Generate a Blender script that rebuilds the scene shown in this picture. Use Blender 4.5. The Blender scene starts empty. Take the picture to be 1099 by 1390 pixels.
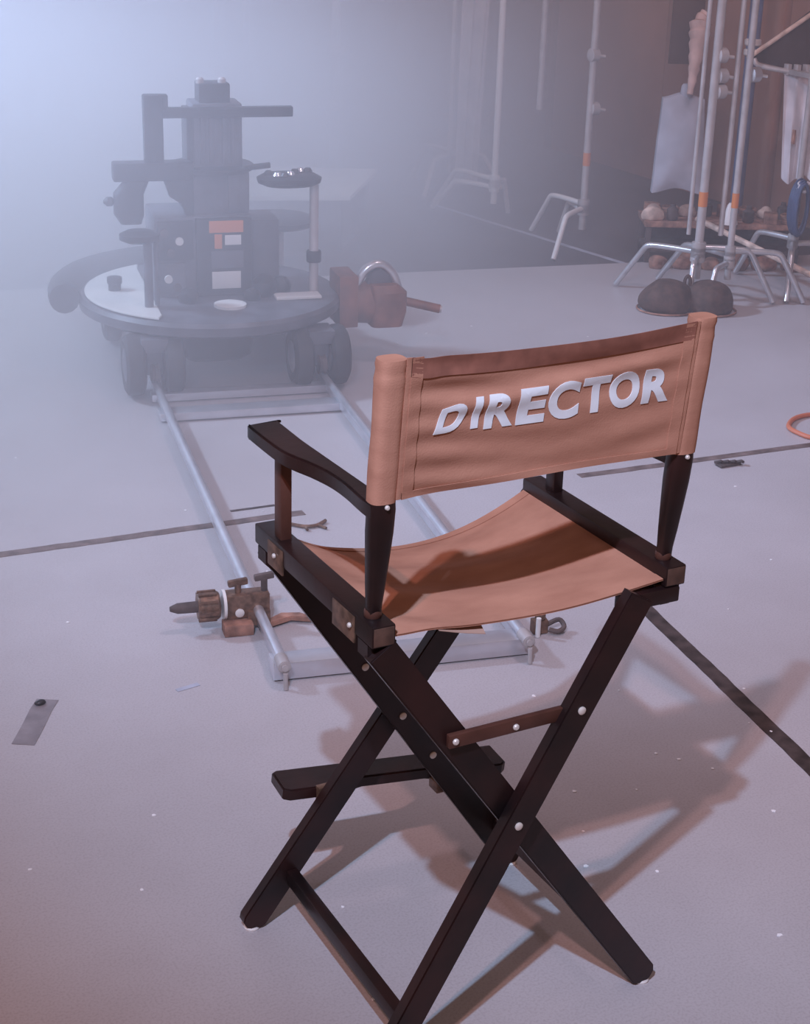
import bpy, bmesh, math, random
from mathutils import Vector, Matrix
random.seed(7)
sc = bpy.context.scene
col = sc.collection
R = math.radians

# ------------------------------------------------------------------ camera
cam_d = bpy.data.cameras.new('camera')
cam = bpy.data.objects.new('camera', cam_d)
col.objects.link(cam)
cam_d.sensor_fit = 'VERTICAL'
cam_d.sensor_height = 36.0
cam_d.lens = 2224.95 / 1390.0 * 36.0
cam_d.clip_start = 0.05
CR = Vector((0.8849, -0.4650, 0.0282)); CU = Vector((0.1521, 0.3455, 0.9260)); CF = Vector((0.4405, 0.8148, -0.3769))
CF = CR.cross(CU) * -1; CF.normalize()
CU = (CU - CU.dot(CR) * CR).normalized()
cam.matrix_world = Matrix(((CR.x, CU.x, -CF.x, -1.169), (CR.y, CU.y, -CF.y, -1.9657), (CR.z, CU.z, -CF.z, 1.7364), (0, 0, 0, 1)))
sc.camera = cam

# ------------------------------------------------------------------ view, world, lamps
vs = sc.view_settings
vs.view_transform = 'Standard'; vs.look = 'None'; vs.gamma = 1.0; vs.use_curve_mapping = False
vs.exposure = 0.05
sc.cycles.use_denoising = True
sc.cycles.volume_bounces = 1
sc.cycles.volume_step_rate = 2.0
sc.cycles.volume_max_steps = 256
sc.cycles.max_bounces = 6
sc.cycles.caustics_reflective = False
sc.cycles.caustics_refractive = False

W = bpy.data.worlds.new('world'); sc.world = W; W.use_nodes = True
W.node_tree.nodes['Background'].inputs[0].default_value = (1.0, 0.66, 0.56, 1)
W.node_tree.nodes['Background'].inputs[1].default_value = 0.20

def lamp(name, kind, loc, target, energy, color, **kw):
    d = bpy.data.lights.new(name, kind); d.energy = energy; d.color = color
    for k, v in kw.items(): setattr(d, k, v)
    o = bpy.data.objects.new(name, d); col.objects.link(o); o.location = loc
    o.rotation_euler = (Vector(target) - Vector(loc)).to_track_quat('-Z', 'Y').to_euler()
    return o
lamp('key_spot', 'SPOT', (-1.38, -1.45, 2.95), (2.6, 2.2, 0.0), 385, (0.47, 0.68, 1.0), shadow_soft_size=0.028, spot_size=R(76), spot_blend=0.6)
lamp('warm_spot', 'SPOT', (-3.04, -2.96, 5.3), (1.2, 1.6, 0.0), 480, (1.0, 0.53, 0.50), shadow_soft_size=0.07, spot_size=R(75), spot_blend=0.7)
lamp('blue_backlight', 'SPOT', (-3.6, 5.4, 4.8), (0.15, 3.8, 0.0), 4900, (0.49, 0.66, 1.0), shadow_soft_size=0.30, spot_size=R(51), spot_blend=0.9)
lamp('overhead_warm', 'SPOT', (1.7, 0.7, 5.0), (2.6, 2.6, 0.0), 230, (0.90, 0.67, 0.80), shadow_soft_size=0.30, spot_size=R(84), spot_blend=0.45)

# ------------------------------------------------------------------ materials
MATS = {}
def mat(name, color, rough=0.5, metal=0.0, var=0.0, scale=6.0, bump=0.0, bscale=80.0, color2=None, stretch=None, spec=0.5, dist=0.002):
    if name in MATS: return MATS[name]
    m = bpy.data.materials.new(name); m.use_nodes = True
    nt = m.node_tree; b = nt.nodes['Principled BSDF']
    b.inputs['Base Color'].default_value = (*color, 1); b.inputs['Roughness'].default_value = rough
    b.inputs['Metallic'].default_value = metal; b.inputs['Specular IOR Level'].default_value = spec
    tc = nt.nodes.new('ShaderNodeTexCoord'); mp = nt.nodes.new('ShaderNodeMapping')
    nt.links.new(tc.outputs['Object'], mp.inputs[0])
    if stretch: mp.inputs['Scale'].default_value = stretch
    if var or color2:
        n = nt.nodes.new('ShaderNodeTexNoise'); n.inputs['Scale'].default_value = scale; n.inputs['Detail'].default_value = 6
        nt.links.new(mp.outputs[0], n.inputs[0])
        r = nt.nodes.new('ShaderNodeValToRGB')
        c2 = color2 or tuple(min(1, c * (1 + var)) for c in color)
        c1 = color if color2 else tuple(c * (1 - var) for c in color)
        r.color_ramp.elements[0].position = 0.35; r.color_ramp.elements[1].position = 0.68
        r.color_ramp.elements[0].color = (*c1, 1); r.color_ramp.elements[1].color = (*c2, 1)
        nt.links.new(n.outputs[0], r.inputs[0]); nt.links.new(r.outputs[0], b.inputs['Base Color'])
    if bump:
        n2 = nt.nodes.new('ShaderNodeTexNoise'); n2.inputs['Scale'].default_value = bscale; n2.inputs['Detail'].default_value = 4
        nt.links.new(mp.outputs[0], n2.inputs[0])
        bp = nt.nodes.new('ShaderNodeBump'); bp.inputs['Strength'].default_value = bump; bp.inputs['Distance'].default_value = dist
        nt.links.new(n2.outputs[0], bp.inputs['Height']); nt.links.new(bp.outputs[0], b.inputs['Normal'])
    MATS[name] = m
    return m

WOOD = mat('dark stained wood', (0.008, 0.005, 0.0055), 0.36, color2=(0.030, 0.010, 0.009), scale=9, stretch=(1, 1, 1), bump=0.15, bscale=60)
ENDG = mat('bare end grain', (0.10, 0.050, 0.035), 0.6, var=0.35, scale=40)
BARW = mat('brown brace wood', (0.085, 0.032, 0.022), 0.45, var=0.3, scale=14)
BRASS = mat('worn brass', (0.22, 0.13, 0.09), 0.45, 0.6, var=0.4, scale=60)
BOLT = mat('bright bolt', (0.75, 0.68, 0.62), 0.35, 0.3)
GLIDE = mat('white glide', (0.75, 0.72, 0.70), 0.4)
LETTER = mat('white print', (0.78, 0.78, 0.80), 0.7, var=0.06, scale=30)
STEEL = mat('chromed steel', (0.62, 0.62, 0.64), 0.28, 0.75, var=0.12, scale=20)
PALEST = mat('pale painted steel', (0.46, 0.42, 0.41), 0.4, 0.2, var=0.15, scale=12)
ALU = mat('aluminium track', (0.66, 0.66, 0.70), 0.3, 0.7, var=0.1, scale=10)
BLACKP = mat('black equipment paint', (0.020, 0.020, 0.024), 0.45, var=0.4, scale=15)
GREYP = mat('grey equipment paint', (0.10, 0.10, 0.115), 0.45, var=0.3, scale=12)
RUBBER = mat('tyre rubber', (0.035, 0.033, 0.035), 0.75, var=0.3, scale=20)
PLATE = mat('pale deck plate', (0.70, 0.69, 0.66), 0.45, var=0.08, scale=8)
ORANGE = mat('orange label', (0.62, 0.20, 0.06), 0.5)
BROWNB = mat('brown painted box', (0.20, 0.075, 0.045), 0.5, var=0.35, scale=14)
TAPE = mat('dark gaffer tape', (0.055, 0.038, 0.035), 0.55, var=0.5, scale=25)
TAPEP = mat('faded brown tape', (0.16, 0.115, 0.105), 0.55, var=0.4, scale=25)
TAPEC = mat('grey translucent tape', (0.24, 0.21, 0.22), 0.4, var=0.2, scale=20)
PALETAPE = mat('pale cloth tape', (0.42, 0.44, 0.52), 0.6, var=0.2, scale=12)
BAGM = mat('brown canvas bag', (0.070, 0.037, 0.027), 0.8, var=0.4, scale=30, bump=0.5, bscale=160)
GREYC = mat('pale grey cloth', (0.40, 0.40, 0.45), 0.85, var=0.15, scale=8, bump=0.3, bscale=60)
PINKC = mat('dusty pink cloth', (0.55, 0.38, 0.33), 0.85, var=0.2, scale=14)
WHITEC = mat('off-white cloth', (0.62, 0.58, 0.60), 0.85, var=0.15, scale=9, bump=0.3, bscale=40)
DARKB = mat('dark brown board', (0.055, 0.026, 0.018), 0.7, var=0.35, scale=5)
DARKC = mat('dark cloth flag', (0.045, 0.030, 0.030), 0.9, var=0.3, scale=6)
BLUEC = mat('blue cable', (0.045, 0.07, 0.14), 0.5, var=0.3, scale=14)
BLUEP = mat('blue painted pipe', (0.14, 0.19, 0.34), 0.45, 0.2, var=0.3, scale=8)
ORCAB = mat('orange cable', (0.55, 0.16, 0.08), 0.5)
RUST = mat('rust brown scrap', (0.30, 0.15, 0.105), 0.8, var=0.5, scale=25, bump=0.4, bscale=50)
CREAMS = mat('cream scrap', (0.60, 0.44, 0.36), 0.75, var=0.35, scale=20)
DKS = mat('dark scrap', (0.09, 0.065, 0.06), 0.7, var=0.4, scale=20)
CHIP = mat('white paint flecks', (0.85, 0.83, 0.84), 0.6)

def canvas_material():
    m = bpy.data.materials.new('terracotta canvas'); m.use_nodes = True
    nt = m.node_tree; b = nt.nodes['Principled BSDF']; b.inputs['Roughness'].default_value = 0.88
    b.inputs['Specular IOR Level'].default_value = 0.2
    tc = nt.nodes.new('ShaderNodeTexCoord')
    n = nt.nodes.new('ShaderNodeTexNoise'); n.inputs['Scale'].default_value = 22; n.inputs['Detail'].default_value = 8
    mp = nt.nodes.new('ShaderNodeMapping'); mp.inputs['Scale'].default_value = (0.5, 1, 1.6)
    nt.links.new(tc.outputs['Object'], mp.inputs[0]); nt.links.new(mp.outputs[0], n.inputs[0])
    r = nt.nodes.new('ShaderNodeValToRGB')
    r.color_ramp.elements[0].position = 0.3; r.color_ramp.elements[1].position = 0.75
    r.color_ramp.elements[0].color = (0.42, 0.19, 0.125, 1); r.color_ramp.elements[1].color = (0.55, 0.265, 0.178, 1)
    nt.links.new(n.outputs[0], r.inputs[0]); nt.links.new(r.outputs[0], b.inputs['Base Color'])
    n2 = nt.nodes.new('ShaderNodeTexNoise'); n2.inputs['Scale'].default_value = 420
    nt.links.new(tc.outputs['Object'], n2.inputs[0])
    bp = nt.nodes.new('ShaderNodeBump'); bp.inputs['Strength'].default_value = 0.35; bp.inputs['Distance'].default_value = 0.001
    nt.links.new(n2.outputs[0], bp.inputs['Height']); nt.links.new(bp.outputs[0], b.inputs['Normal'])
    return m
CANVAS = canvas_material()
HEM = mat('canvas hem', (0.27, 0.108, 0.075), 0.88, var=0.15, scale=40, spec=0.2)

def floor_material():
    m = bpy.data.materials.new('scuffed pale floor'); m.use_nodes = True
    nt = m.node_tree; b = nt.nodes['Principled BSDF']
    tc = nt.nodes.new('ShaderNodeTexCoord')
    n = nt.nodes.new('ShaderNodeTexNoise'); n.inputs['Scale'].default_value = 1.3; n.inputs['Detail'].default_value = 9; n.inputs['Roughness'].default_value = 0.65
    nt.links.new(tc.outputs['Object'], n.inputs[0])
    r = nt.nodes.new('ShaderNodeValToRGB')
    r.color_ramp.elements[0].position = 0.3; r.color_ramp.elements[1].position = 0.7
    r.color_ramp.elements[0].color = (0.43, 0.40, 0.41, 1); r.color_ramp.elements[1].color = (0.51, 0.48, 0.495, 1)
    nt.links.new(n.outputs[0], r.inputs[0])
    n3 = nt.nodes.new('ShaderNodeTexNoise'); n3.inputs['Scale'].default_value = 220; n3.inputs['Detail'].default_value = 3
    nt.links.new(tc.outputs['Object'], n3.inputs[0])
    r3 = nt.nodes.new('ShaderNodeValToRGB')
    r3.color_ramp.elements[0].position = 0.30; r3.color_ramp.elements[1].position = 0.55
    r3.color_ramp.elements[0].color = (0.86, 0.84, 0.84, 1); r3.color_ramp.elements[1].color = (1, 1, 1, 1)
    nt.links.new(n3.outputs[0], r3.inputs[0])
    mx = nt.nodes.new('ShaderNodeMix'); mx.data_type = 'RGBA'; mx.blend_type = 'MULTIPLY'; mx.inputs[0].default_value = 1
    nt.links.new(r.outputs[0], mx.inputs[6]); nt.links.new(r3.outputs[0], mx.inputs[7])
    nt.links.new(mx.outputs[2], b.inputs['Base Color'])
    n2 = nt.nodes.new('ShaderNodeTexNoise'); n2.inputs['Scale'].default_value = 3.5; n2.inputs['Detail'].default_value = 6
    nt.links.new(tc.outputs['Object'], n2.inputs[0])
    mr = nt.nodes.new('ShaderNodeMapRange'); mr.inputs['To Min'].default_value = 0.30; mr.inputs['To Max'].default_value = 0.46
    nt.links.new(n2.outputs[0], mr.inputs[0]); nt.links.new(mr.outputs[0], b.inputs['Roughness'])
    bp = nt.nodes.new('ShaderNodeBump'); bp.inputs['Strength'].default_value = 0.05; bp.inputs['Distance'].default_value = 0.001
    nt.links.new(n3.outputs[0], bp.inputs['Height']); nt.links.new(bp.outputs[0], b.inputs['Normal'])
    return m
FLOOR = floor_material()
DKFLOOR = mat('dark stage floor', (0.085, 0.075, 0.082), 0.5, var=0.25, scale=2.0)
WALLB = mat('grey stage wall', (0.16, 0.16, 0.19), 0.8, var=0.15, scale=1.5)
WALLR = mat('brown stage wall', (0.42, 0.235, 0.185), 0.8, var=0.18, scale=2.5, bump=0.3, bscale=30)
WALLR2 = mat('dark brown stage wall', (0.17, 0.092, 0.075), 0.8, var=0.25, scale=2.5)

# ------------------------------------------------------------------ geometry helpers
def merge(bm, tmp, M=None):
    if M is not None: tmp.transform(M)
    me = bpy.data.meshes.new('t'); tmp.to_mesh(me); tmp.free(); bm.from_mesh(me); bpy.data.meshes.remove(me)
def box(bm, lo, hi, bev=0.0, seg=2, M=None):
    t = bmesh.new(); bmesh.ops.create_cube(t, size=1)
    c = [(a + b) / 2 for a, b in zip(lo, hi)]; s = [abs(b - a) for a, b in zip(lo, hi)]
    t.transform(Matrix.Translation(c) @ Matrix.Diagonal((*s, 1)))
    if bev: bmesh.ops.bevel(t, geom=list(t.edges), offset=bev, segments=seg, affect='EDGES', profile=0.6)
    merge(bm, t, M)
def frame(p0, p1, up=(0, 0, 1)):
    p0, p1 = Vector(p0), Vector(p1); z = (p1 - p0).normalized(); u = Vector(up)
    if abs(z.dot(u)) > 0.98: u = Vector((0, 1, 0))
    x = u.cross(z).normalized(); y = z.cross(x)
    return Matrix(((x.x, y.x, z.x, p0.x), (x.y, y.y, z.y, p0.y), (x.z, y.z, z.z, p0.z), (0, 0, 0, 1)))
def cyl(bm, p0, p1, r, r2=None, seg=20, bev=0.0):
    L = (Vector(p1) - Vector(p0)).length; t = bmesh.new()
    bmesh.ops.create_cone(t, cap_ends=True, segments=seg, radius1=r, radius2=r if r2 is None else r2, depth=L)
    t.transform(Matrix.Translation((0, 0, L / 2)))
    if bev:
        es = [e for e in t.edges if abs(e.verts[0].co.z - e.verts[1].co.z) < 1e-6]
        bmesh.ops.bevel(t, geom=es, offset=bev, segments=2, affect='EDGES')
    merge(bm, t, frame(p0, p1))
def bar(bm, p0, p1, w, h, up=(0, 0, 1), bev=0.0, ext=0.0):
    """box beam from p0 to p1; h along 'up', w across"""
    p0, p1 = Vector(p0), Vector(p1); L = (p1 - p0).length; t = bmesh.new(); bmesh.ops.create_cube(t, size=1)
    t.transform(Matrix.Translation((0, 0, L / 2)) @ Matrix.Diagonal((w, h, L + 2 * ext, 1)))
    if bev: bmesh.ops.bevel(t, geom=list(t.edges), offset=bev, segments=2, affect='EDGES', profile=0.6)
    merge(bm, t, frame(p0, p1, up))
def smooth_path(pts, n=6):
    P = [Vector(p) for p in pts]
    if len(P) < 3: return P
    out = []
    for i in range(len(P) - 1):
        a = P[max(i - 1, 0)]; b = P[i]; c = P[i + 1]; d = P[min(i + 2, len(P) - 1)]
        for k in range(n):
            t = k / n
            out.append(0.5 * ((2 * b) + (c - a) * t + (2 * a - 5 * b + 4 * c - d) * t * t + (3 * b - a - 3 * c + d) * t ** 3))
    out.append(P[-1]); return out
def tube(bm, pts, r, seg=10, cap=True, radii=None):
    P = [Vector(p) for p in pts]; n = len(P); rings = []
    ref = Vector((0, 0, 1)); nrm = None
    for i, p in enumerate(P):
        t = (P[min(i + 1, n - 1)] - P[max(i - 1, 0)]).normalized()
        if nrm is None:
            u = ref if abs(t.dot(ref)) < 0.95 else Vector((1, 0, 0)); nrm = (u - u.dot(t) * t).normalized()
        else: nrm = (nrm - nrm.dot(t) * t).normalized()
        bn = t.cross(nrm); rr = radii[i] if radii else r
        rings.append([bm.verts.new(p + rr * (math.cos(2 * math.pi * k / seg) * nrm + math.sin(2 * math.pi * k / seg) * bn)) for k in range(seg)])
    for a, b in zip(rings, rings[1:]):
        for k in range(seg): bm.faces.new((a[k], a[(k + 1) % seg], b[(k + 1) % seg], b[k]))
    if cap: bm.faces.new(rings[0][::-1]); bm.faces.new(rings[-1])
def loft(bm, secs, seg=20, sq=2.6, cap=True):
    """secs: (center, hx, hy) superellipse rings stacked in z"""
    rings = []
    for c, hx, hy in secs:
        c = Vector(c); ring = []
        for k in range(seg):
            a = 2 * math.pi * k / seg; ca, sa = math.cos(a), math.sin(a)
            ring.append(bm.verts.new(c + Vector((hx * math.copysign(abs(ca) ** (2 / sq), ca), hy * math.copysign(abs(sa) ** (2 / sq), sa), 0))))
        rings.append(ring)
    for a, b in zip(rings, rings[1:]):
        for k in range(seg): bm.faces.new((a[k], a[(k + 1) % seg], b[(k + 1) % seg], b[k]))
    if cap: bm.faces.new(rings[0][::-1]); bm.faces.new(rings[-1])
def lathe(bm, prof, c=(0, 0, 0), axis='z', seg=28):
    rings = []; c = Vector(c)
    for r, h in prof:
        ring = []
        for k in range(seg):
            a = 2 * math.pi * k / seg; u, v = r * math.cos(a), r * math.sin(a)
            o = {'z': (u, v, h), 'x': (h, u, v), 'y': (v, h, u)}[axis]
            ring.append(bm.verts.new(c + Vector(o)))
        rings.append(ring)
    for a, b in zip(rings, rings[1:]):
        for k in range(seg): bm.faces.new((a[k], a[(k + 1) % seg], b[(k + 1) % seg], b[k]))
    bm.faces.new(rings[0][::-1]); bm.faces.new(rings[-1])
def prism(bm, poly, z0, z1, bev=0.0, M=None):
    t = bmesh.new(); vs_ = [t.verts.new((x, y, z0)) for x, y in poly]; f = t.faces.new(vs_)
    r = bmesh.ops.extrude_face_region(t, geom=[f]); bmesh.ops.translate(t, vec=(0, 0, z1 - z0), verts=[v for v in r['geom'] if isinstance(v, bmesh.types.BMVert)])
    bmesh.ops.recalc_face_normals(t, faces=t.faces)
    if bev:
        es = [e for e in t.edges if abs(e.verts[0].co.z - e.verts[1].co.z) < 1e-6]
        bmesh.ops.bevel(t, geom=es, offset=bev, segments=2, affect='EDGES')
    merge(bm, t, M)
def lump(bm, c, s, seed=0, amp=0.15, sub=3):
    t = bmesh.new(); bmesh.ops.create_icosphere(t, subdivisions=sub, radius=1); rnd = random.Random(seed)
    ph = [(rnd.uniform(0, 6), rnd.uniform(1.5, 4), rnd.uniform(1.5, 4), rnd.uniform(1.5, 4)) for _ in range(4)]
    for v in t.verts:
        d = sum(math.sin(p + a * v.co.x + b * v.co.y + g * v.co.z) for p, a, b, g in ph) / 4
        v.co *= 1 + amp * d
        if v.co.z < -0.55: v.co.z = -0.55
    t.transform(Matrix.Translation(c) @ Matrix.Diagonal((*s, 1))); merge(bm, t)
def grid(bm, fn, nu, nv, closed_u=False):
    vsn = [[bm.verts.new(fn(i / nu, j / nv)) for j in range(nv + 1)] for i in range(nu + 1)]
    for i in range(nu):
        for j in range(nv): bm.faces.new((vsn[i][j], vsn[i + 1][j], vsn[i + 1][j + 1], vsn[i][j + 1]))
def sheet(bm, fn, nu, nv, th, nrm=(0, 1, 0)):
    """double sided sheet with real thickness along nrm"""
    n = Vector(nrm) * th
    A = [[bm.verts.new(Vector(fn(i / nu, j / nv))) for j in range(nv + 1)] for i in range(nu + 1)]
    B = [[bm.verts.new(v.co + n) for v in row] for row in A]
    for i in range(nu):
        for j in range(nv):
            bm.faces.new((A[i][j], A[i + 1][j], A[i + 1][j + 1], A[i][j + 1])); bm.faces.new((B[i][j], B[i][j + 1], B[i + 1][j + 1], B[i + 1][j]))
    for i in range(nu):
        bm.faces.new((A[i][0], B[i][0], B[i + 1][0], A[i + 1][0])); bm.faces.new((A[i][nv], A[i + 1][nv], B[i + 1][nv], B[i][nv]))
    for j in range(nv):
        bm.faces.new((A[0][j], A[0][j + 1], B[0][j + 1], B[0][j])); bm.faces.new((A[nu][j], B[nu][j], B[nu][j + 1], A[nu][j + 1]))
def obj(name, bm, m, parent=None, smooth=35):
    bmesh.ops.recalc_face_normals(bm, faces=bm.faces)
    me = bpy.data.meshes.new(name); bm.to_mesh(me); bm.free(); me.materials.append(m)
    o = bpy.data.objects.new(name, me); col.objects.link(o)
    if smooth:
        for p in me.polygons: p.use_smooth = True
        me.set_sharp_from_angle(angle=R(smooth))
    if parent: o.parent = parent
    return o
def mk(name, m, parent, fn, *a, smooth=35, **k):
    bm = bmesh.new(); fn(bm, *a, **k); return obj(name, bm, m, parent, smooth)
def tag(o, label, cat, group=None, kind=None):
    o['label'] = label; o['category'] = cat
    if group: o['group'] = group
    if kind: o['kind'] = kind
    return o
def thing(name, label, cat, loc=(0, 0, 0), rz=0.0, group=None):
    o = bpy.data.objects.new(name, None); col.objects.link(o); o.location = loc; o.rotation_euler = (0, 0, rz)
    o.empty_display_size = 0.1
    return tag(o, label, cat, group)
def struct(o, label, cat):
    return tag(o, label, cat, kind='structure')

# ------------------------------------------------------------------ setting
bm = bmesh.new()
prism(bm, [(-5, -4), (7, -4), (7, 3.30), (3.235, 4.054), (2.2, 4.262), (0.466, 4.60), (-5, 5.65)], -0.02, 0.0)
struct(obj('floor', bm, FLOOR), 'pale scuffed floor sheeting under the chair', 'floor')
bm = bmesh.new(); box(bm, (-7, 3.0, -0.10), (7, 12, -0.021))
struct(obj('floor', bm, DKFLOOR), 'dark stage floor beyond the pale sheeting', 'floor')
bm = bmesh.new(); box(bm, (-7, 10.6, -0.021), (7, 10.8, 4.2))
struct(obj('wall_back', bm, WALLB), 'grey back wall lost in haze', 'wall')
wr = struct(mk('wall_right', WALLR2, None, box, (4.62, -1.0, -0.021), (4.82, 10.6, 4.2)), 'brown panelled wall on the right', 'wall')
yy = 9.6; i = 0
for w_, m_, dx in [(1.5, WALLR, .03), (1.2, WALLR2, .05), (1.15, WALLR, .02), (1.0, WALLR, .04), (.55, WALLR, .025), (.8, WALLR2, .03), (1.2, WALLR2, .02), (1.2, WALLR2, .04)]:
    mk('panel', m_, wr, box, (4.62 - 0.02 - dx, yy - w_ + 0.015, -0.02), (4.63, yy - 0.015, 3.4), 0.006); yy -= w_

# ------------------------------------------------------------------ director's chair
S = 0.760; WX = 0.243; D = 0.203; LEAN = 0.099
chair = thing('director_chair', 'tall folding chair of dark wood and terracotta canvas lettered DIRECTOR', 'chair')
def bolt(parent, p, n, r=0.0065, m=BOLT, name='bolt'):
    p = Vector(p); n = Vector(n).normalized(); bm = bmesh.new(); L = 0.004
    lathe(bm, [(r, 0), (r, L * .5), (r * .7, L * .9), (r * .2, L)], seg=14)
    bm.transform(frame(p, p + n)); return obj(name, bm, m, parent)
rails = {}
for sx in (-1, 1):
    rl = mk('seat_rail', WOOD, chair, box, (sx * WX - .018, -D, S - .032), (sx * WX + .018, D, S), 0.003)
    rails[sx] = rl
    mk('end_grain', ENDG, rl, box, (sx * WX - .0155, -D - .0008, S - .0295), (sx * WX + .0155, -D + .003, S - .0025), 0.0005)
    for y0, y1 in ((0.095, 0.150), (-0.150, -0.080)):
        for side in ((-1,) if sx < 0 else (1,)):
            x0 = sx * (WX + .018)
            hp = mk('hinge_plate', BRASS, rl, box, (x0 - .0015, y0, S - .046), (x0 + .0015, y1, S - .006), 0.0008)
    # hinge block below the rear and front end of the rail
    for ys in (-1, 1):
        yb = ys * (D - 0.028)
        bm = bmesh.new(); M = Matrix(((0, 0, 1, 0), (1, 0, 0, 0), (0, 1, 0, 0), (0, 0, 0, 1)))
        poly = [(-.022, 0), (.022, 0), (.022, -.022), (.006, -.034), (-.010, -.034), (-.022, -.022)]
        t = bmesh.new(); prism(t, [(a, b) for a, b in poly], -.016, .016, 0.001)
        t.transform(Matrix.Rotation(R(90), 4, 'X')); t.transform(Matrix.Translation((sx * (WX - .004), yb, S - .032))); merge(bm, t)
        obj('hinge_block', bm, WOOD if (sx, ys) != (1, -1) else ENDG, rl)
    bolt(rl, (sx * (WX + .0205 * (1 if sx > 0 else 1)), -.14, S - .022), (sx, 0, 0), .004)
    bolt(rl, (sx * (WX + .0205), .12, S - .022), (sx, 0, 0), .004)
# posts
YP = -D + .035
def post_y(z): return YP - LEAN * (z - S)
for sx in (-1, 1):
    bm = bmesh.new()
    secs = []
    for dz, hx, hy in ((-.005, .0105, .0105), (.02, .0105, .0105), (.05, .0125, .013), (.09, .015, .015), (.13, .0175, .0165), (.165, .0182, .0165), (.185, .0165, .0145), (.24, .0160, .0140), (.372, .0155, .0135)):
        secs.append(((sx * WX, post_y(S + dz), S + dz), hx, hy))
    loft(bm, secs, seg=24, sq=3.2)
    po = obj('back_post', bm, WOOD, chair, 40)
    mk('ferrule', BARW, po, lathe, [(.0115, 0), (.0125, .002), (.0125, .010), (.0115, .012)], (sx * WX, YP, S - .0005))
    bolt(po, (sx * WX, post_y(S + .172) - .0165, S + .172), (0, -1, 0), .0035)
    # front arm support
    mk('arm_support', BARW if sx < 0 else WOOD, chair, box, (sx * WX - .009, .122, S - .002), (sx * WX + .009, .148, S + .140), 0.0025)
    # armrest: board wide in front, waisted on its outer side
    o_ = sx
    prof = [(-.19, .018), (-.16, .018), (-.10, .012), (-.05, .011), (0.0, .017), (.04, .026), (.08, .031), (.19, .031), (.198, .026)]
    bm = bmesh.new(); n = len(prof)
    A = smooth_path([(p[1], p[0], 0) for p in prof], 4)
    outer = [(sx * (WX + a.x), a.y) for a in A]
    inner = [(sx * (WX - .012 - .008 * (a.y + .19) / .38), a.y) for a in A]
    poly = outer + inner[::-1]
    prism(bm, poly, 0, .024, 0.003)
    for v in bm.verts: v.co.z += S + .140 + .012 * max(0, (.1 - v.co.y) / .29)
    arm = obj('armrest', bm, WOOD, chair, 40)
# seat canvas
def seat_z(x, y):
    k = 1 - min(1, (x / .226) ** 2)
    f = (y + D) / (2 * D)
    s = 0.013 + 0.050 * f ** 1.3
    w = 0.0022 * math.sin(9 * y / .2 + 14 * x) * k + 0.0035 * math.exp(-((x + .17) / .05) ** 2) * math.sin(38 * y + 22 * x) + 0.002 * math.sin(60 * y + 9 * x) * f * k
    return S - .020 - s * k + w
bm = bmesh.new()
sheet(bm, lambda u, v: ((u - .5) * .452, (v - .5) * 2 * (D - .006), seat_z((u - .5) * .452, (v - .5) * 2 * (D - .006))), 72, 60, -.0022, (0, 0, 1))
seat = obj('seat', bm, CANVAS, chair, 60)
for v0, v1 in ((0, .05), (.955, 1.0)):
    bm = bmesh.new()
    sheet(bm, lambda u, v: ((u - .5) * .448, ((v0 + (v1 - v0) * v) - .5) * 2 * (D - .005), seat_z((u - .5) * .448, ((v0 + (v1 - v0) * v) - .5) * 2 * (D - .005)) + .0006), 60, 3, .0010, (0, 0, 1))
    obj('hem', bm, CANVAS, seat, 60)
bm = bmesh.new(); sheet(bm, lambda u, v: (-.155 + .075 * u, -D + .004 + .02 * v, seat_z(-.155 + .075 * u, -D + .01) - .003 - .012 * (1 - v) * u), 6, 4, -.001, (0, 0, 1))
obj('care_label', bm, mat('pale canvas label', (0.42, 0.26, 0.20), .85), seat)
# back canvas
ZT = 1.140; ZB = 0.940
def back_top(x): return ZT - 0.011 * (1 - min(1, (x / .222) ** 2)) - 0.003 * math.exp(-((x + .20) / .02) ** 2)
def back_y(x, z):
    t = (z - ZB) / (ZT - ZB); e = 1 - min(1, (abs(x) / .226) ** 6)
    w = 0
    # pleats fanning from the left seam and soft folds below the top hem
    l = math.exp(-(x + .222) / .11)
    w += 0.0030 * l * math.sin(34 * t + 20 * (x + .22) + .6)
    w += 0.0028 * math.exp(-((t - .80 - .25 * (x - .1)) / .07) ** 2) * e
    w -= 0.0034 * math.exp(-((t - .66 - .55 * x) / .06) ** 2) * e
    rr = math.exp((x - .222) / .10)
    w += 0.0024 * rr * math.sin(26 * t - 18 * x + 1.0)
    w += 0.0016 * math.sin(21 * x + 9 * t) * e
    return post_y(z) - .0150 + 0.006 * e * (1 - .4 * t) + w * e
def back_pt(u, v):
    x = -.229 + .458 * u; z = ZB + (back_top(x) - ZB) * v
    return (x, back_y(x, z), z)
bm = bmesh.new()
sheet(bm, back_pt, 150, 56, .0022, (0, 1, 0))
back = obj('backrest', bm, CANVAS, chair, 60)
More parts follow.
